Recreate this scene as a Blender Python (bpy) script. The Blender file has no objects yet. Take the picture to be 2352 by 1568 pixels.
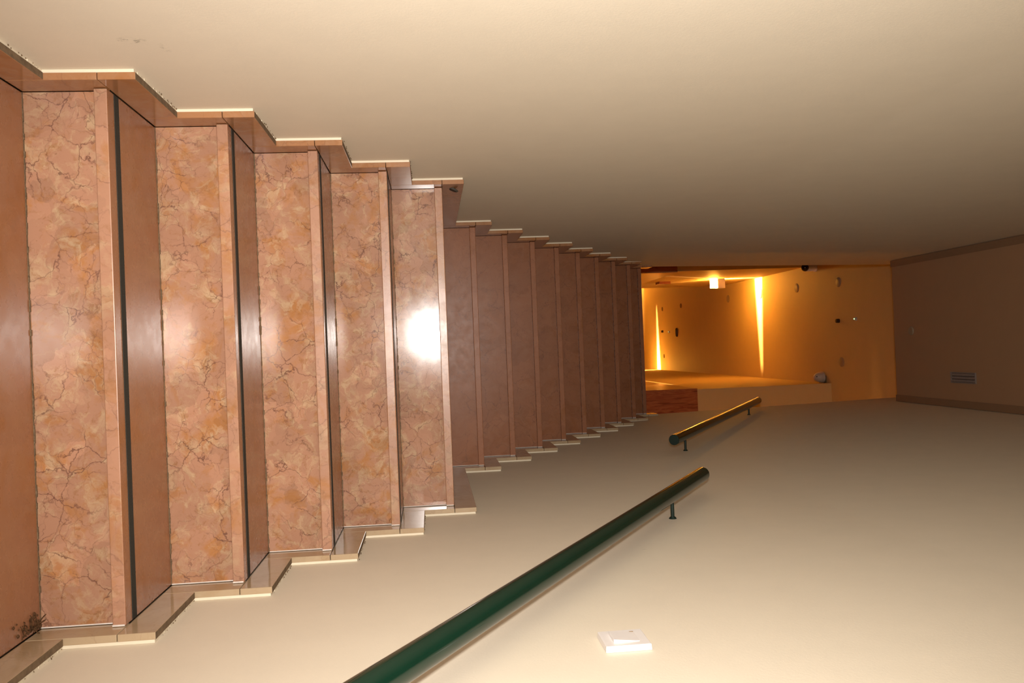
import bpy, bmesh, math, random
from mathutils import Vector, Matrix
import numpy as np

random.seed(7)
S = bpy.context.scene
COL = S.collection
sin, cos, PI = math.sin, math.cos, math.pi

# ------------------------------------------------------------------ camera
# The photograph was taken with the camera turned on its side: the world's up is the picture's right.
PITCH, YAW, ROLL = .0955, -.0079, -.039
CAM = Vector((.0151, 0, .791))
right = Vector((cos(YAW), -sin(YAW), 0)); f0 = Vector((sin(YAW), cos(YAW), 0)); zz = Vector((0, 0, 1))
fwd = f0*cos(PITCH) + zz*sin(PITCH); up = -f0*sin(PITCH) + zz*cos(PITCH)
ex = up*cos(ROLL) - right*sin(ROLL)          # picture right
ey = -(up*sin(ROLL) + right*cos(ROLL))       # picture up
cam_d = bpy.data.cameras.new('camera'); cam_d.sensor_width = 36; cam_d.lens = 30.0
cam_d.clip_start = .02
cam = bpy.data.objects.new('camera', cam_d); COL.objects.link(cam)
M = Matrix((ex, ey, -fwd)).transposed().to_4x4(); M.translation = CAM
cam.matrix_world = M
S.camera = cam

# ------------------------------------------------------------------ world, flash, exposure
W = bpy.data.worlds.new('world'); S.world = W; W.use_nodes = True
W.node_tree.nodes['Background'].inputs[0].default_value = (1, .72, .45, 1)
W.node_tree.nodes['Background'].inputs[1].default_value = .006
S.view_settings.view_transform = 'Standard'; S.view_settings.look = 'None'
S.view_settings.exposure = 0.0; S.view_settings.gamma = 1.0; S.view_settings.use_curve_mapping = False

def lamp(name, kind, loc, energy, color, **kw):
    d = bpy.data.lights.new(name, kind); d.energy = energy; d.color = color
    for k, v in kw.items(): setattr(d, k, v)
    o = bpy.data.objects.new(name, d); o.location = loc; COL.objects.link(o); return o
# the camera's flash, mounted beside the lens (the camera is on its side)
flash = lamp('camera_flash', 'SPOT', CAM + Vector((-.12, -.02, .02)), 240, (1, .955, .90),
             spot_size=math.radians(108), spot_blend=1.0, shadow_soft_size=.035)
flash.rotation_euler = (fwd + zz*.06).to_track_quat('-Z', 'Y').to_euler()

WARM = (1.0, .55, .17)

# ------------------------------------------------------------------ materials
def mat(name, rough=.5, color=(.8, .8, .8), spec=.5, metallic=0):
    m = bpy.data.materials.new(name); m.use_nodes = True
    b = m.node_tree.nodes['Principled BSDF']
    b.inputs['Base Color'].default_value = (*color, 1); b.inputs['Roughness'].default_value = rough
    b.inputs['Metallic'].default_value = metallic
    if 'Specular IOR Level' in b.inputs: b.inputs['Specular IOR Level'].default_value = spec
    return m, m.node_tree, b
def N(t, typ, **kw):
    n = t.nodes.new(typ)
    for k, v in kw.items():
        if k in n.inputs: n.inputs[k].default_value = v
        else: setattr(n, k, v)
    return n
def ramp(t, src, stops, interp='LINEAR'):
    r = t.nodes.new('ShaderNodeValToRGB'); r.color_ramp.interpolation = interp
    e = r.color_ramp.elements
    while len(e) < len(stops): e.new(.5)
    for i, (p, c) in enumerate(stops):
        e[i].position = p; e[i].color = (*c, 1) if len(c) == 3 else c
    t.links.new(src, r.inputs[0]); return r
def mix(t, fac, a, b, mode='MIX'):
    n = t.nodes.new('ShaderNodeMix'); n.data_type = 'RGBA'; n.blend_type = mode
    if isinstance(fac, (int, float)): n.inputs[0].default_value = fac
    else: t.links.new(fac, n.inputs[0])
    for k, v in ((6, a), (7, b)):
        if isinstance(v, tuple): n.inputs[k].default_value = (*v, 1)
        else: t.links.new(v, n.inputs[k])
    return n.outputs[2]
def coords(t, shift=True):
    """object coordinates, shifted by a random amount for every object so no two slabs repeat"""
    tc = N(t, 'ShaderNodeTexCoord'); out = tc.outputs['Object']
    if shift:
        oi = N(t, 'ShaderNodeObjectInfo')
        k = N(t, 'ShaderNodeVectorMath', operation='SCALE'); k.inputs[0].default_value = (37, 19, 53)
        t.links.new(oi.outputs['Random'], k.inputs['Scale'])
        a = N(t, 'ShaderNodeVectorMath', operation='ADD')
        t.links.new(out, a.inputs[0]); t.links.new(k.outputs[0], a.inputs[1]); out = a.outputs[0]
    return out
def noise(t, co, scale, detail=4, rough=.55, dist=0):
    n = N(t, 'ShaderNodeTexNoise', Scale=scale, Detail=detail, Roughness=rough, Distortion=dist)
    t.links.new(co, n.inputs['Vector']); return n
BLK, WHT = (0, 0, 0), (1, 1, 1)

def marble(name, pink, orange, cream, vein, veins=1.0, contrast=1.0, rough=.2, scale=1.0, spec=.5):
    m, t, b = mat(name, rough, spec=spec)
    co = coords(t)
    warp = noise(t, co, 6*scale, 5, .6)
    off = N(t, 'ShaderNodeVectorMath', operation='SCALE'); off.inputs['Scale'].default_value = .16/scale
    t.links.new(warp.outputs['Color'], off.inputs[0])
    wc = N(t, 'ShaderNodeVectorMath', operation='ADD')
    t.links.new(co, wc.inputs[0]); t.links.new(off.outputs[0], wc.inputs[1]); wc = wc.outputs[0]
    big = noise(t, co, 7*scale, 6, .62, .6)
    c = ramp(t, big.outputs[0], [(.36, orange), (.5, pink), (.64, pink)]).outputs[0]
    n2 = noise(t, wc, 13*scale, 7, .66, .8)
    f2 = ramp(t, n2.outputs[0], [(.50, BLK), (.66, (.8*contrast,)*3)]).outputs[0]
    c = mix(t, f2, c, cream)
    n3 = noise(t, wc, 24*scale, 6, .7, 1.0)
    f3 = ramp(t, n3.outputs[0], [(.55, BLK), (.72, (.7*contrast,)*3)]).outputs[0]
    c = mix(t, f3, c, tuple(x*.72 for x in orange))
    # brecciated fragments, each a slightly different tone
    vo = N(t, 'ShaderNodeTexVoronoi', Scale=9*scale); t.links.new(wc, vo.inputs['Vector'])
    sepc = N(t, 'ShaderNodeSeparateColor'); t.links.new(vo.outputs['Color'], sepc.inputs[0])
    tone = ramp(t, sepc.outputs[0], [(0, (.80,)*3), (1, (1.12,)*3)]).outputs[0]
    c = mix(t, .55*contrast, c, mix(t, 1.0, c, tone, 'MULTIPLY'))
    # veins: cracks between fragments, broken up by a mask
    def cracks(sc, w, lo, hi, amt, seed):
        v = N(t, 'ShaderNodeTexVoronoi', feature='DISTANCE_TO_EDGE', Scale=sc*scale)
        t.links.new(wc, v.inputs['Vector'])
        line = ramp(t, v.outputs['Distance'], [(0, WHT), (w, BLK)]).outputs[0]
        k = N(t, 'ShaderNodeVectorMath', operation='ADD'); k.inputs[1].default_value = (seed, seed*2, 1)
        t.links.new(co, k.inputs[0])
        mk = noise(t, k.outputs[0], 6*scale, 4, .6)
        msk = ramp(t, mk.outputs[0], [(lo, BLK), (hi, (amt,)*3)]).outputs[0]
        return mix(t, 1.0, line, msk, 'MULTIPLY')
    c = mix(t, cracks(8, .022, .40, .58, .9*veins, 3.1), c, vein)
    c = mix(t, cracks(17, .032, .44, .64, .75*veins, 7.7), c, vein)
    # rusty specks
    sp = noise(t, co, 70*scale, 3, .6)
    c = mix(t, ramp(t, sp.outputs[0], [(.68, BLK), (.78, (.5*contrast,)*3)]).outputs[0], c, tuple(x*.45 for x in orange))
    t.links.new(c, b.inputs['Base Color'])
    r = noise(t, co, 30, 3)
    rr = ramp(t, r.outputs[0], [(.3, (rough*.92,)*3), (.7, (rough*1.12,)*3)])
    t.links.new(rr.outputs[0], b.inputs['Roughness'])
    return m
PINK, ORANGE, CREAM, VEIN = (.405, .210, .130), (.395, .175, .066), (.485, .315, .185), (.13, .055, .038)
M_riser = marble('salmon_marble_rough_cut', PINK, ORANGE, CREAM, VEIN, 1.0, 1.25, .14, 1.7, .27)
M_nosing = marble('salmon_marble_edge', tuple(x*1.05 for x in PINK), ORANGE, CREAM, VEIN, .5, .9, .3, 1.3, .4)
M_tread = marble('salmon_marble_polished', (.33, .145, .072), (.32, .125, .045), (.36, .18, .09), (.15, .06, .04), .15, .4, .27)
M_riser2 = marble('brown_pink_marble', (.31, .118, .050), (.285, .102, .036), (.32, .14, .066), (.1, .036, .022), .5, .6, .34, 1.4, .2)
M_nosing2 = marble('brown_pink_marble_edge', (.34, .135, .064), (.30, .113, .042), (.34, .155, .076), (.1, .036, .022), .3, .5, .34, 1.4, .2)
M_skl = marble('skirting_pink_marble', (.37, .175, .08), (.35, .145, .045), (.42, .25, .15), VEIN, .3, .5, .12)
M_skr = marble('skirting_beige_marble', (.46, .335, .205), (.42, .285, .16), (.5, .38, .25), (.28, .16, .09), .3, .35, .11)

def plaster(name, col, stain=False):
    m, t, b = mat(name, .62, col, .35)
    co = coords(t, False)
    n = noise(t, co, 9, 5, .6)
    c = mix(t, ramp(t, n.outputs[0], [(.35, (.35,)*3), (.65, BLK)]).outputs[0], col, tuple(x*.93 for x in col))
    fine = noise(t, co, 260, 3, .7)
    c = mix(t, ramp(t, fine.outputs[0], [(.62, BLK), (.74, (.5,)*3)]).outputs[0], c, tuple(min(1, x*1.12) for x in col))
    if stain:
        # a greyish scuff low on the wall and a few pencil-thin scratches
        for (p, r, a) in (((-.556, 1.562, .285), (.05, .02, .03), .8), ((-.556, 1.60, .33), (.05, .03, .012), .35),
                          ((.556, 2.62, 1.30), (.05, .012, .02), .35), ((-.556, 2.93, .93), (.05, .012, .012), .6),
                          ((.556, 2.2, 1.33), (.05, .01, .015), .3)):
            sb = N(t, 'ShaderNodeVectorMath', operation='SUBTRACT'); sb.inputs[1].default_value = p
            dv = N(t, 'ShaderNodeVectorMath', operation='DIVIDE'); dv.inputs[1].default_value = r
            ln = N(t, 'ShaderNodeVectorMath', operation='LENGTH')
            t.links.new(co, sb.inputs[0]); t.links.new(sb.outputs[0], dv.inputs[0]); t.links.new(dv.outputs[0], ln.inputs[0])
            fall = ramp(t, ln.outputs['Value'], [(.2, WHT), (1, BLK)]).outputs[0]
            sn = noise(t, co, 90, 4, .7)
            br = ramp(t, sn.outputs[0], [(.5, BLK), (.62, (a,)*3)]).outputs[0]
            c = mix(t, mix(t, 1.0, fall, br, 'MULTIPLY'), c, (.2, .17, .12))
    t.links.new(c, b.inputs['Base Color'])
    bn = noise(t, co, 190, 4, .65)
    bp = N(t, 'ShaderNodeBump', Strength=.22, Distance=.0012)
    t.links.new(bn.outputs[0], bp.inputs['Height']); t.links.new(bp.outputs[0], b.inputs['Normal'])
    return m
M_wall = plaster('cream_plaster', (.81, .72, .58), True)
M_ceil = plaster('ceiling_plaster', (.44, .255, .14))  # brown put into the base colour to imitate deep, warm shade
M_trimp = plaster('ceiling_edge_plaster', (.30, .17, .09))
M_hall = plaster('hall_plaster', (.64, .465, .22))  # darker ochre put into the plaster colour to deepen the warm lamplit tones
M_caulk = plaster('cream_caulk', (.78, .68, .52))

def simple(name, col, rough=.4, spec=.5, metallic=0, var=.12, sc=40):
    m, t, b = mat(name, rough, col, spec, metallic)
    n = noise(t, coords(t), sc, 4)
    c = mix(t, ramp(t, n.outputs[0], [(.35, BLK), (.7, WHT)]).outputs[0], col, tuple(x*(1-var) for x in col))
    t.links.new(c, b.inputs['Base Color']); return m
M_green = simple('dark_green_gloss_paint', (.0035, .024, .013), .12, .45, 0, .1, 15)
M_greend = simple('dark_green_paint_worn', (.006, .020, .014), .3, .5, 0, .3, 80)
M_white = simple('white_plastic', (.84, .79, .76), .35, .5, 0, .03)
M_ivory = simple('ivory_plastic', (.62, .52, .42), .4, .5, 0, .05)
M_disc = simple('grey_white_plastic', (.38, .27, .17), .5, .4, 0, .05)
M_black = simple('black_plastic', (.012, .011, .010), .15, .5, 0, .1)
M_rubber = simple('charcoal_grip_rubber', (.048, .044, .036), .85, .2, 0, .4, 300)
M_dust = simple('dry_brown_dust', (.13, .065, .03), .95, .1, 0, .6, 120)
M_grime = simple('dark_grime', (.20, .135, .08), .95, .1, 0, .5, 200)
M_dusty = simple('dusty_stone_top', (.20, .135, .08), .8, .2, 0, .4, 60)
M_grout = simple('white_grout', (.80, .70, .62), .8, .2, 0, .15, 90)
M_vent = simple('grey_vent_metal', (.30, .24, .21), .5, .4, 0, .1)
M_darkslot = simple('vent_slot_dark', (.05, .03, .02), .8, .2)
M_knob = simple('dark_brown_knob', (.05, .022, .012), .4, .4)
M_brown = simple('brown_plastic', (.22, .12, .05), .6, .3)
M_plug = simple('dark_grey_plug', (.06, .055, .045), .5, .4)
def wood(name, a, bcol, rough=.3):
    m, t, b = mat(name, rough, a, .5)
    co = coords(t)
    mp = N(t, 'ShaderNodeMapping'); mp.inputs['Scale'].default_value = (14, 14, 1.2)
    t.links.new(co, mp.inputs['Vector'])
    n = noise(t, mp.outputs[0], 3.0, 6, .65, .8)
    c = ramp(t, n.outputs[0], [(.34, a), (.5, bcol), (.56, a), (.68, tuple(x*.5 for x in a))]).outputs[0]
    t.links.new(c, b.inputs['Base Color']); return m
M_wood = wood('red_brown_wood', (.30, .085, .035), (.42, .15, .06))
M_wood2 = wood('golden_wood', (.42, .20, .075), (.55, .30, .12), .28)
def glow(name, col, strength):
    m, t, b = mat(name, .5, (.8, .7, .5))
    b.inputs['Emission Color'].default_value = (*col, 1); b.inputs['Emission Strength'].default_value = strength
    # a faint mottling, as of frosted glass
    n = noise(t, coords(t), 30, 2)
    r = ramp(t, n.outputs[0], [(.3, tuple(x*.9 for x in col)), (.7, col)])
    t.links.new(r.outputs[0], b.inputs['Emission Color'])
    return m
M_lampglass = glow('lit_sconce_glass', (1, .44, .055), 175)
M_lampglass_dim = glow('dim_sconce_glass', (1, .42, .05), 72)
M_topglass = glow('lit_sconce_top_glass', (1, .44, .055), 290)
M_led = glow('green_led', (.55, 1, .45), 2.2)

# ------------------------------------------------------------------ mesh helpers
def bx(bm, x0, x1, y0, y1, z0, z1):
    v = [bm.verts.new((x, y, z)) for x in (x0, x1) for y in (y0, y1) for z in (z0, z1)]
    for f in ((0, 1, 3, 2), (4, 6, 7, 5), (0, 4, 5, 1), (2, 3, 7, 6), (0, 2, 6, 4), (1, 5, 7, 3)):
        bm.faces.new([v[i] for i in f])
    return v
def prism(bm, poly, axis, a, b):
    """extrude a polygon (2D, in the two other axes) along an axis from a to b"""
    def P(u, v, w):
        return {'x': (w, u, v), 'y': (u, w, v), 'z': (u, v, w)}[axis]
    A = [bm.verts.new(P(u, v, a)) for u, v in poly]; B = [bm.verts.new(P(u, v, b)) for u, v in poly]
    n = len(poly)
    bm.faces.new(A); bm.faces.new(B)
    for i in range(n): bm.faces.new((A[i], A[(i+1) % n], B[(i+1) % n], B[i]))
def cyl(bm, p0, p1, r0, r1=None, seg=32, caps=True):
    p0, p1 = Vector(p0), Vector(p1); r1 = r0 if r1 is None else r1
    d = (p1-p0).normalized(); a = d.orthogonal().normalized(); b = d.cross(a)
    R = []
    for p, r in ((p0, r0), (p1, r1)):
        R.append([bm.verts.new(p + (a*cos(2*PI*i/seg) + b*sin(2*PI*i/seg))*r) for i in range(seg)])
    for i in range(seg): bm.faces.new((R[0][i], R[0][(i+1) % seg], R[1][(i+1) % seg], R[1][i]))
    if caps: bm.faces.new(R[0][::-1]); bm.faces.new(R[1])
def lathe(bm, c, prof, seg=32, axis=(0, 0, 1)):
    """profile of (radius, height) about an axis through c"""
    d = Vector(axis).normalized(); a = d.orthogonal().normalized(); b = d.cross(a); c = Vector(c)
    rings = []
    for r, h in prof:
        if r < 1e-6: rings.append([bm.verts.new(c + d*h)])
        else: rings.append([bm.verts.new(c + d*h + (a*cos(2*PI*i/seg) + b*sin(2*PI*i/seg))*r) for i in range(seg)])
    for A, B in zip(rings, rings[1:]):
        for i in range(seg):
            j = (i+1) % seg
            if len(A) == 1 and len(B) == 1: continue
            if len(A) == 1: bm.faces.new((A[0], B[j], B[i]))
            elif len(B) == 1: bm.faces.new((A[i], A[j], B[0]))
            else: bm.faces.new((A[i], A[j], B[j], B[i]))
    for Rr in (rings[0], rings[-1]):
        if len(Rr) > 2:
            try: bm.faces.new(Rr)
            except ValueError: pass
def obj(name, bm, m, parent=None, bevel=0, smooth=False, seg=2):
    bmesh.ops.recalc_face_normals(bm, faces=bm.faces)
    me = bpy.data.meshes.new(name); bm.to_mesh(me); bm.free()
    me.materials.append(m)
    o = bpy.data.objects.new(name, me); COL.objects.link(o)
    if parent:
        o.parent = parent; o.matrix_parent_inverse = Matrix.Translation(-parent.location)
    if smooth:
        for p in me.polygons: p.use_smooth = True
        me.set_sharp_from_angle(angle=math.radians(40))
    if bevel:
        b = o.modifiers.new('bevel', 'BEVEL'); b.width = bevel; b.segments = seg; b.limit_method = 'ANGLE'
    return o
def box(name, m, dims, parent=None, bevel=0, **kw):
    bm = bmesh.new(); bx(bm, *dims); return obj(name, bm, m, parent, bevel, **kw)
def tag(o, label=None, cat=None, group=None, kind=None):
    for k, v in (('label', label), ('category', cat), ('group', group), ('kind', kind)):
        if v: o[k] = v
    return o
def thing(name, label, cat, loc, group=None):
    o = bpy.data.objects.new(name, None); COL.objects.link(o); o.location = loc; o.empty_display_size = .05
    return tag(o, label, cat, group)
def struct(o, label=None, cat=None): return tag(o, label, cat, None, 'structure')

# ------------------------------------------------------------------ dimensions
H, G, T, OV = .17, .2778, .0257, .0217          # rise, going, tread thickness, nosing overhang
Y0, LAND, G2, DZ2 = 1.783, .9458, .2906, -.009
WI, WW = .535, .556                              # skirting face, wall face (half widths)
SK = .072                                        # skirting height and its reach in front of a riser
steps = []                                       # (riser y, z below, z above)
for i in range(-3, 5): steps.append((Y0+i*G, i*H, (i+1)*H))
Y5 = Y0+4*G+LAND
for i in range(9):
    z0 = 5*H+(DZ2 if i else 0)+i*H
    z1 = 5*H+DZ2+(i+1)*H - (.02 if i == 8 else 0)
    steps.append((Y5+i*G2, z0, z1))
ZTOP = steps[-1][2]; YTOP = steps[-1][0]
ZC, ZL = 4.14, 4.766                             # stair ceiling, hall ceiling
YE, YCE = 6.22, 5.91                             # where the stair walls and the stair ceiling end
ZK, LEAN = 2.03, math.tan(math.radians(1.2))     # crease height, lean of the wall above it
XL, XR, YJL, YJR = -.718, .492, 8.7, 8.2         # corridor walls and the two jambs behind the hall
YEND, YCOR = 17.0, 11.2
ZF = -.51; YB = -1.6

# ------------------------------------------------------------------ setting
def stair_wall(name, s):
    bm = bmesh.new()
    xt = WW-(ZL+.1-ZK)*LEAN
    prism(bm, [(s*WW, ZF-.1), (s*WW, ZK), (s*xt, ZL-.001), (s*.78, ZL-.001), (s*.78, ZF-.1)], 'y', YB, YE if s > 0 else YE-.04)
    return struct(obj(name, bm, M_wall), None, None)
stair_wall('wall_left', -1); stair_wall('wall_right', 1)
box('floor_lower', M_tread, (-WW, WW, YB, steps[0][0], ZF-.1, ZF))['kind'] = 'structure'
struct(box('wall_rear', M_wall, (-.78, .78, YB-.12, YB, ZF-.1, ZC+.2)))
def xlean(z): return WW-(z-ZK)*LEAN
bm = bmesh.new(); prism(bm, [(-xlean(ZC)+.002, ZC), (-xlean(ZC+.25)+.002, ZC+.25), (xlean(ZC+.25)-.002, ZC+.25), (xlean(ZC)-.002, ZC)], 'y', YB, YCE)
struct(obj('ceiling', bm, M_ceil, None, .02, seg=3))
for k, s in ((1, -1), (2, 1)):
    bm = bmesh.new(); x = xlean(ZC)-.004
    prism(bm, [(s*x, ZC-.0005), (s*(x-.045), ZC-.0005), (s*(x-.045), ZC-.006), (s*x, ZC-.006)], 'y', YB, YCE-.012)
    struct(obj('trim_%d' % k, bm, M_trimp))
# hall at the top of the stairs
XH = 1.9
struct(box('floor_hall', M_tread, (-XH, XH, YTOP+.3, YJL, ZTOP-.12, ZTOP)))
struct(box('floor_corridor', M_tread, (XL-.6, XR, YJL, YEND, ZTOP-.12, ZTOP)))
struct(box('ceiling_hall', M_hall, (-XH, XH, YCE+.02, YEND, ZL, ZL+.1)))
struct(box('wall_hall_left', M_hall, (-XH-.1, -XH, YE, YJL, ZTOP, ZL)))
struct(box('wall_hall_right', M_hall, (XH, XH+.1, YE, YJR, ZTOP, ZL)))
struct(box('wall_hall_front_left', M_hall, (-XH, -.781, YE-.12, YE, ZTOP, ZL)))
struct(box('wall_hall_front_right', M_hall, (.781, XH, YE-.12, YE, ZTOP, ZL)))
ZW = ZTOP+1.035                                  # top of the wood panelling
wl = struct(box('wall_corridor_left', M_hall, (-XH, XL, YJL, YCOR, ZTOP, ZL)))
wr = struct(box('wall_corridor_right', M_hall, (XR, XH, YJR, YEND, ZTOP, ZL)))
struct(box('wall_corridor_left_recessed', M_hall, (XL-.75, XL-.62, YCOR, YEND, ZTOP, ZL)))
struct(box('wall_corridor_end', M_hall, (XL-.75, XR, YEND, YEND+.1, ZTOP, ZL)))
# wood panelling, 12 mm proud of the plaster
struct(box('trim_3', M_wood2, (XL+.0005, XL+.012, YJL-.012, YCOR, ZTOP, ZW)))
struct(box('trim_4', M_wood, (-XH, XL, YJL-.012, YJL-.0005, ZTOP, ZW)))
struct(box('trim_5', M_wood2, (XR-.010, XR-.0005, YJR+.001, YEND, ZTOP, ZW)))
struct(box('trim_6', M_wood, (XR-.010, XH, YJR-.012, YJR-.0005, ZTOP, ZW)))

# ------------------------------------------------------------------ the two marble flights
low = thing('stone_stair_flight', 'near flight of salmon pink veined marble steps, brightly lit, with dark grip strips', 'stairs', (0, Y0, 0))
upp = thing('stone_stair_flight', 'far flight of dull brownish marble steps climbing from the landing to the lit hall', 'stairs', (0, Y5, 5*H))
XS = WI-.0012
for n, (y, z0, z1) in enumerate(steps):
    par = low if n < 8 else upp
    yn = steps[n+1][0] if n+1 < len(steps) else YTOP+.3
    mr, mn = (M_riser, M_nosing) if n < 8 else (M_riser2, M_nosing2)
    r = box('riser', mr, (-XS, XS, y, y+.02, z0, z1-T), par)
    if n == 7: tread_name = 'landing_slab'
    else: tread_name = 'tread'
    bm = bmesh.new(); bx(bm, -XS, XS, y-OV+.0, yn+.0195, z1-T, z1)
    t_ = obj(tread_name, bm, M_tread, par, .0018)
    # the front edge shows the slab's sawn face
    t_.data.materials.append(mn)
    for p in t_.data.polygons:
        if p.normal.y < -.9: p.material_index = 1
    if 3 <= n <= 6:
        g = box('grip_strip', M_rubber, (-XS+.002, XS-.002, y-OV+.036, y-OV+.061, z1, z1+.0012), par)
    # dirt line where riser meets tread
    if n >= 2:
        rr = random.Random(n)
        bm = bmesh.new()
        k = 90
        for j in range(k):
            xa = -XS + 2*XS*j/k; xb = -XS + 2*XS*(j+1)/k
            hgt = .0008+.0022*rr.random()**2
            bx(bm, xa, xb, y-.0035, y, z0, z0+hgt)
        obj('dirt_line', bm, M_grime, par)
    # white grout where the step meets the skirting on the right
    if n >= 2:
        bm = bmesh.new()
        bx(bm, WI-.0035, WI-.0012, y-.002, y, z0, z1-T)
        bx(bm, WI-.0035, WI-.0012, y-.004, y, z1-T-.004, z1-T)
        bx(bm, WI-.0045, WI-.0012, y-OV-.0012, y-OV, z1-T, z1-.002)
        obj('grout_line', bm, M_grout, par)

# ------------------------------------------------------------------ stepped skirting
def skirting(name, s, m):
    root = bpy.data.objects.new(name, None); COL.objects.link(root); root.location = (s*WW, Y0, 0); root['kind'] = 'structure'
    XA, XB = WI, .5495
    rr = random.Random(5+s)
    caulk = bmesh.new()
    for n, (y, z0, z1) in enumerate(steps):
        if n < 1: continue
        yn = steps[n+1][0] if n+1 < len(steps) else YE-.0+SK
        mm = m
        last = n+1 == len(steps)
        gp = .0008
        bm = bmesh.new()
        bx(bm, *sorted((s*XA, s*XB)), y-SK, y-.0005, z0+gp, z1-gp)          # upright piece in front of the riser
        # piece shaped round the nosing: the notch is hidden by the slab, so the upright stays whole
        obj('skirting_upright', bm, mm, root, .0012)
        bm = bmesh.new()
        bx(bm, *sorted((s*XA, s*XB)), y-SK, yn-SK-gp*2, z1+gp, z1+SK)        # piece lying along the tread
        o_ = obj('skirting_length', bm, mm, root, .0012)
        o_.data.materials.append(M_dusty)
        for p in o_.data.polygons:
            if p.normal.z > .9: p.material_index = 1
        # bead of filler between skirting and wall, slightly ragged on top
        j = 14
        bx(caulk, *sorted((s*XB, s*(WW-.0003))), y-SK+.0015, y, z0+SK-.01, z1)
        ya, yb = y-SK+.0015, yn-SK
        for q in range(j):
            bx(caulk, *sorted((s*XB, s*(WW-.0003))), ya+(yb-ya)*q/j, ya+(yb-ya)*(q+1)/j, z1, z1+SK-.002-.002*rr.random())
    obj('filler_bead', caulk, M_caulk, root)
    # grime gathered on the ledge above the lower treads
    bm = bmesh.new()
    for n in range(2, 8):
        y, z0, z1 = steps[n]
        yn = steps[n+1][0]
        for q in range(16):
            yy = y-SK+.01 + (min(yn, y+.3)-y-.02)*rr.random()**.6
            a = .0006+.0018*rr.random()**2
            xx = s*(WW-.0012-.004*rr.random())
            cz = z1+SK+a*.4
            lathe(bm, (xx, yy, cz), [(0, -a*.6), (a, 0), (0, a*.9)], 5)
    obj('grime', bm, M_grime, root)
    return root
bl = skirting('baseboard_left', -1, M_skl)
br = skirting('baseboard_right', 1, M_skr)
bm = bmesh.new(); cyl(bm, (-WI-.0005, 2.908, .887), (-WI+.004, 2.908, .885), .021, .018, 20)
obj('fixing_plug', bm, M_plug, bl, smooth=True)

# ------------------------------------------------------------------ dust in the corner of the lowest tread
bm = bmesh.new(); rr = random.Random(11)
for q in range(26):
    u = rr.random(); yy = 1.775-.10*u*u+.008*rr.gauss(0, 1); xx = .528-.03*rr.random()**2-.01*u
    yy = min(yy, 1.776); xx = min(xx, .530)
    a = .0015+.0032*rr.random()
    lathe(bm, (xx, yy, a*.5), [(0, -a*.5), (a, 0), (a*.6, a*.5), (0, a*.8)], 6)
for q in range(26):                                   # curled strands and bits of leaf
    p = Vector((.518+.01*rr.random(), 1.70+.06*rr.random(), .002)); d = Vector((rr.uniform(-1, .2), rr.uniform(-1, .6), rr.uniform(0, .5)))
    for st in range(5):
        e = p+d.normalized()*.006
        e.x = min(e.x, .532); e.y = min(e.y, 1.777); e.z = max(e.z, .001)
        cyl(bm, p, e, .0011, .0009, 5); p = e; d += Vector((rr.gauss(0, .5), rr.gauss(0, .5), rr.gauss(-.1, .3)))
tag(obj('dust_clump', bm, M_dust), 'brown clump of dust and dry leaf bits in the corner of the lowest tread', 'dust')

# ------------------------------------------------------------------ handrails
def handrail(a, b, label, bracket_y, slope_x=0):
    a, b = Vector(a), Vector(b)
    root = thing('handrail', label, 'handrail', a, 'green wall handrails')
    bm = bmesh.new(); cyl(bm, a, b, .025, seg=48)
    obj('rail', bm, M_green, root, .0015, smooth=True)
    d = (b-a).normalized()
    for e, sgn in ((a, -1), (b, 1)):
        bm = bmesh.new(); cyl(bm, e, e+d*sgn*.003, .0245, .0235, 48); obj('end_cap', bm, M_greend, root, .0008, smooth=True)
    for y in bracket_y:
        k = (y-a.y)/(b.y-a.y); p = a+(b-a)*k
        xw = xlean(p.z) if p.z > ZK else WW
        bm = bmesh.new(); cyl(bm, (p.x+.018, y, p.z), (xw-.0005, y, p.z), .0058, seg=16)
        br_ = obj('bracket', bm, M_greend, root, smooth=True)
        bm = bmesh.new(); cyl(bm, (xw-.006, y, p.z), (xw-.0004, y, p.z), .0085, .012, seg=20)
        obj('wall_plate', bm, M_greend, br_, smooth=True)
    return root
handrail((.48, .62, .3316), (.48, 2.905, 1.7176), 'large dark green pipe handrail in the foreground on the right wall', (.9, 2.561))
handrail((.478, 3.945, 1.9185), (.466, 6.02, 3.149), 'smaller, more distant dark green pipe handrail beside the upper flight', (4.128, 5.68))

# ------------------------------------------------------------------ light switch
sw = thing('light_switch', 'square white rocker light switch on the cream wall below the near handrail', 'switch', (WW, 1.52, 1.118))
def frustum(bm, x0, x1, cy, cz, h0, h1):
    A = [bm.verts.new((x0, cy+a*h0, cz+b*h0)) for a, b in ((-1, -1), (1, -1), (1, 1), (-1, 1))]
    B = [bm.verts.new((x1, cy+a*h1, cz+b*h1)) for a, b in ((-1, -1), (1, -1), (1, 1), (-1, 1))]
    bm.faces.new(A); bm.faces.new(B)
    for i in range(4): bm.faces.new((A[i], A[(i+1) % 4], B[(i+1) % 4], B[i]))
bm = bmesh.new(); frustum(bm, WW-.0004, WW-.0115, 1.52, 1.118, .0415, .0405)
obj('plate', bm, M_white, sw, .0012)
bm = bmesh.new()
prism(bm, [(1.118-.0235, WW-.0112), (1.118-.0235, WW-.0172), (1.118+.0235, WW-.0122), (1.118+.0235, WW-.0112)], 'y', 1.52-.0235, 1.52+.0235)
for v in bm.verts: v.co = Vector((v.co.z, v.co.y, v.co.x))
obj('rocker', bm, M_white, sw, .0006)
box('indicator_slot', M_disc, (WW-.0126, WW-.0112, 1.545, 1.548, 1.134, 1.141), sw)

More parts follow.
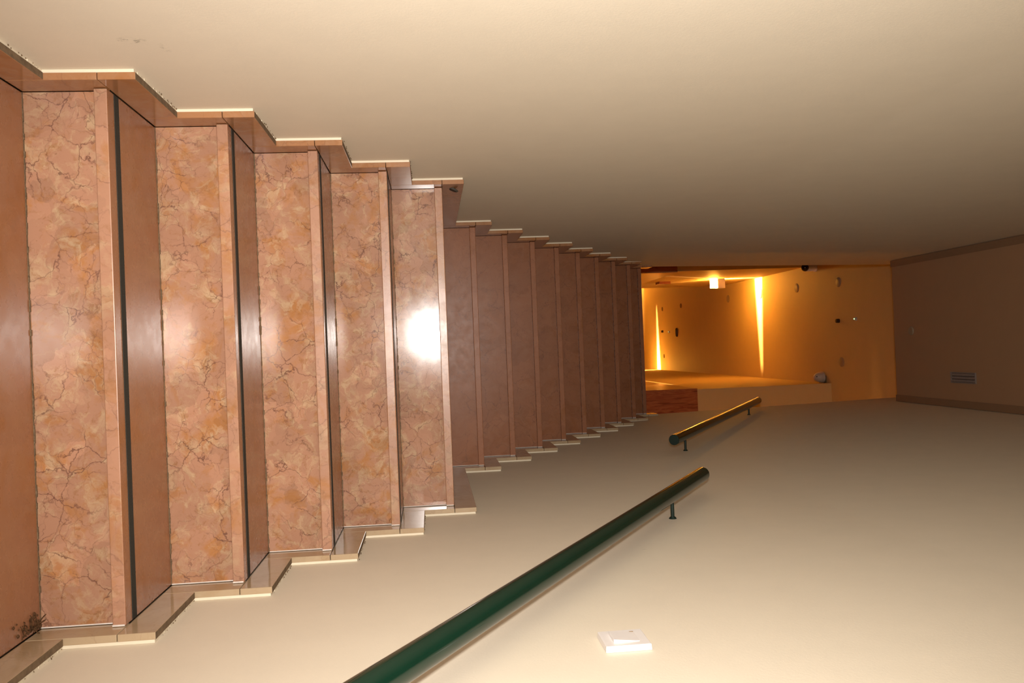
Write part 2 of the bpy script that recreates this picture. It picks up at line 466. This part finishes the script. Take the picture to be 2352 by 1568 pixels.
# ------------------------------------------------------------------ stair ceiling: vent and blank cover
kv = (ZC-CAM.z)/(4.32-CAM.z)
vx0, vx1, vy0, vy1 = CAM.x+(.295-CAM.x)*kv, CAM.x+(.3685-CAM.x)*kv, 5.246*kv, 5.515*kv
vent = thing('air_vent', 'rectangular slatted air vent on the dark stair ceiling', 'vent', ((vx0+vx1)/2, (vy0+vy1)/2, ZC))
bm = bmesh.new()
bx(bm, vx0, vx0+.006, vy0, vy1, ZC-.008, ZC-.0003); bx(bm, vx1-.006, vx1, vy0, vy1, ZC-.008, ZC-.0003)
bx(bm, vx0+.006, vx1-.006, vy0, vy0+.008, ZC-.008, ZC-.0003); bx(bm, vx0+.006, vx1-.006, vy1-.008, vy1, ZC-.008, ZC-.0003)
obj('frame', bm, M_vent, vent, .0008)
box('backing', M_darkslot, (vx0+.006, vx1-.006, vy0+.008, vy1-.008, ZC-.0015, ZC-.0003), vent)
for q in range(3):
    xc = vx0+.006+(vx1-vx0-.012)*(q+.5)/3; w = .0075
    bm = bmesh.new()
    prism(bm, [(xc-w, ZC-.003), (xc-w, ZC-.0045), (xc+w, ZC-.0105), (xc+w, ZC-.009)], 'y', vy0+.008, vy1-.008)
    obj('slat', bm, M_vent, vent)
def disc(name, p, r, label, m, z=ZL, group='round ceiling covers', h=.008):
    bm = bmesh.new(); lathe(bm, (0, 0, 0), [(r, -.0003), (r, -h*.5), (r*.9, -h), (0, -h*1.1)], 32)
    o = obj(name, bm, m, None, smooth=True); o.location = (p[0], p[1], z)
    return tag(o, label, 'ceiling cover', group)
disc('ceiling_cover', (.005*kv, 6.008*kv-.03), .030, 'round pale ceiling cover alone on the dark stair ceiling near the vent', M_disc, ZC, None)
covers = [((-.515, 8.908), .05, 'round pale ceiling cover just past the security camera on the left side'),
          ((-.500, 7.958), .048, 'round dull ceiling cover on the left of the hall ceiling, level with the dark detector'),
          ((.276, 7.961), .048, 'round dull ceiling cover on the right of the hall ceiling, near the motion sensor'),
          ((-.525, 9.93), .062, 'round ceiling cover touching the bright light streak above the lit sconce'),
          ((-.528, 11.048), .05, 'round pale ceiling cover just beyond the lit sconce'),
          ((-.550, 13.203), .036, 'small dark round ceiling cover deep in the corridor, the nearer left one of two'),
          ((-.552, 14.287), .036, 'small dark round ceiling cover deepest in the corridor on the left'),
          ((.252, 14.294), .036, 'small dark round ceiling cover beside the far light streak on the right')]
for p, r, l in covers: disc('ceiling_cover', p, r, l, M_disc if p[1] < 12 else M_brown)
def knob(p, r, label):
    o = disc('heat_detector', p, r, label, M_knob, ZL, 'dark heat detectors', .03); o['category'] = 'detector'
knob((-.125, 7.982), .021, 'small dark round detector on the hall ceiling next to the near smoke detector')
knob((-.168, 14.304), .02, 'tiny dark round detector on the far corridor ceiling next to the far smoke detector')
def detector(p, r, label):
    t = thing('smoke_detector', label, 'smoke detector', (p[0], p[1], ZL), 'smoke detectors on the hall ceiling')
    bm = bmesh.new(); lathe(bm, (p[0], p[1], ZL), [(r, -.0003), (r, -.008), (r*.75, -.018), (r*.4, -.022), (0, -.022)], 28)
    obj('housing', bm, M_ivory, t, smooth=True)
    bm = bmesh.new(); lathe(bm, (p[0]-r*.1, p[1]-r*.2, ZL-.022), [(0, .002), (.006, 0), (.005, -.005), (0, -.008)], 12)
    obj('led', bm, M_led, t)
detector((-.130, 7.64), .018, 'small smoke detector with a green light on the nearer hall ceiling')
detector((-.152, 13.905), .02, 'small smoke detector with a green light on the far corridor ceiling')
bm = bmesh.new()
for v in range(0): pass
lathe(bm, (0, 0, 0), [(.065, -.0003), (.065, -.02), (.055, -.03), (0, -.032)], 32)
for v in bm.verts: v.co.x *= 1.1; v.co.y *= .35
o = obj('ceiling_fitting', bm, M_knob, None, smooth=True); o.location = (-.135, 13.454, ZL)
tag(o, 'dark oblong fitting on the far corridor ceiling, biggest of its dark fittings', 'ceiling fitting')

# ------------------------------------------------------------------ security camera and motion sensor
sc = thing('security_camera', 'white bullet security camera with a round black lens at the hall ceiling corner', 'camera', (-.69, 8.42, ZL))
def on_y(y, px, py):                                  # point of the photo's ray at depth y
    u, v = (px-1176)/1960, (py-784)/1960
    u, v = u*cos(ROLL)+v*sin(ROLL), -u*sin(ROLL)+v*cos(ROLL)
    d = fwd+up*u+right*v; return CAM+d*(y/d.y)
pb = on_y(8.40, 1849, 614.5); pt = on_y(8.44, 1866, 615)
bm = bmesh.new(); lathe(bm, (pt.x, 8.44, ZL), [(.042, -.0003), (.042, -.014), (.03, -.022), (0, -.022)], 32)
obj('base', bm, M_white, sc, smooth=True)
bm = bmesh.new(); cyl(bm, (pt.x, 8.44, ZL-.015), (pb.x, 8.425, pb.z+.012), .036, .038, 32); obj('body', bm, M_white, sc, .004, smooth=True)
bm = bmesh.new()
d = (CAM-pb).normalized(); c = pb+d*.0
prof = [(.038*cos(a), .038*sin(a)) for a in [(-90+180*i/14)*PI/180 for i in range(15)]]
lathe(bm, c, [(max(r, 0), h) for r, h in prof], 32, d); lens = obj('lens_ball', bm, M_black, sc, smooth=True)
bm = bmesh.new(); lathe(bm, c+d*.0375, [(.004, -.001), (.004, .001), (0, .0015)], 12, d); obj('lens_glint', bm, M_white, lens)

ms = thing('motion_sensor', 'beige dome motion sensor hung at the top of the right corridor wall', 'motion sensor', (XR, 8.36, ZL-.03))
bm = bmesh.new(); bx(bm, XR-.075, XR-.0005, 8.30, 8.40, ZL-.012, ZL-.0005); obj('mount', bm, M_grime, ms, .004)
bm = bmesh.new()
prof = [(.056, -.012), (.056, -.03), (.052, -.055), (.043, -.08), (.028, -.102), (.012, -.112), (0, -.113)]
lathe(bm, (XR-.058, 8.35, ZL), prof, 32); dm = obj('dome', bm, M_ivory, ms, smooth=True)
bm = bmesh.new(); lathe(bm, (XR-.066, 8.313, ZL-.094), [(.006, -.002), (.006, .002), (0, .003)], 12, (0, -1, -.5)); obj('sensor_eye', bm, M_knob, dm)

# ------------------------------------------------------------------ wall sconces (box with an open slit on top and lit glass below)
def sconce(s, xw, y, z0, label, e_up, e_dn):
    t = thing('wall_sconce', label, 'wall lamp', (xw, y, z0))
    D, Wd, zt, zg = .112, .10, z0+.155, z0+.065
    def X(d): return xw+s*d
    th = .004
    bm = bmesh.new()
    def B(d0, d1, y0, y1, a, b): bx(bm, *sorted((X(d0), X(d1))), y0, y1, a, b)
    B(.0005, th, y-Wd/2, y+Wd/2, zg, zt)
    B(D-th, D, y-Wd/2, y+Wd/2, zg, zt)
    B(th, D-th, y-Wd/2, y-Wd/2+th, zg, zt); B(th, D-th, y+Wd/2-th, y+Wd/2, zg, zt)
    sl = .0065
    obj('body', bm, M_white, t)
    bm = bmesh.new()
    for e in (-1, 1):                                  # the slit narrows away from the wall
        prism(bm, [(X(th), y+e*.0085), (X(D-th), y+e*.0015), (X(D-th), y+e*(Wd/2-th)), (X(th), y+e*(Wd/2-th))], 'z', zt-.006, zt-.003)
    obj('top_glass', bm, M_topglass if e_dn else M_lampglass_dim, t)
    bm = bmesh.new(); bx(bm, *sorted((X(.004), X(D-.006))), y-Wd/2+.005, y+Wd/2-.005, z0, zg); obj('lamp_glass', bm, M_lampglass if e_dn else M_lampglass_dim, t, .004)
    # the bulb inside, seen only through the slit
    l = lamp('bulb', 'POINT', (X(.03), y, zt-.034), e_up, WARM, shadow_soft_size=.0025); l.parent = t
    l.matrix_parent_inverse = Matrix.Translation(-t.location)
sconce(1, XL, 9.98, 4.178, 'small white box sconce with lit glass on the left corridor wall', 520, 1)
sconce(-1, XR, 14.66, 4.18, 'sconce below the far light streak on the right corridor wall', 520, 1)
sconce(-1, XH, 7.35, 3.85, 'small box sconce on the right side wall of the upper hall', 8, 0)
sconce(1, XL-.62, 15.6, 4.05, 'farthest sconce, glowing in the recess at the corridor end', 30, 1)
tag(box('wall_plaque', M_wood, (XL+.0005, XL+.03, 10.08, 10.25, 3.57, 3.71)), 'small dark wooden plaque on the left corridor wall below the lit sconce', 'plaque')
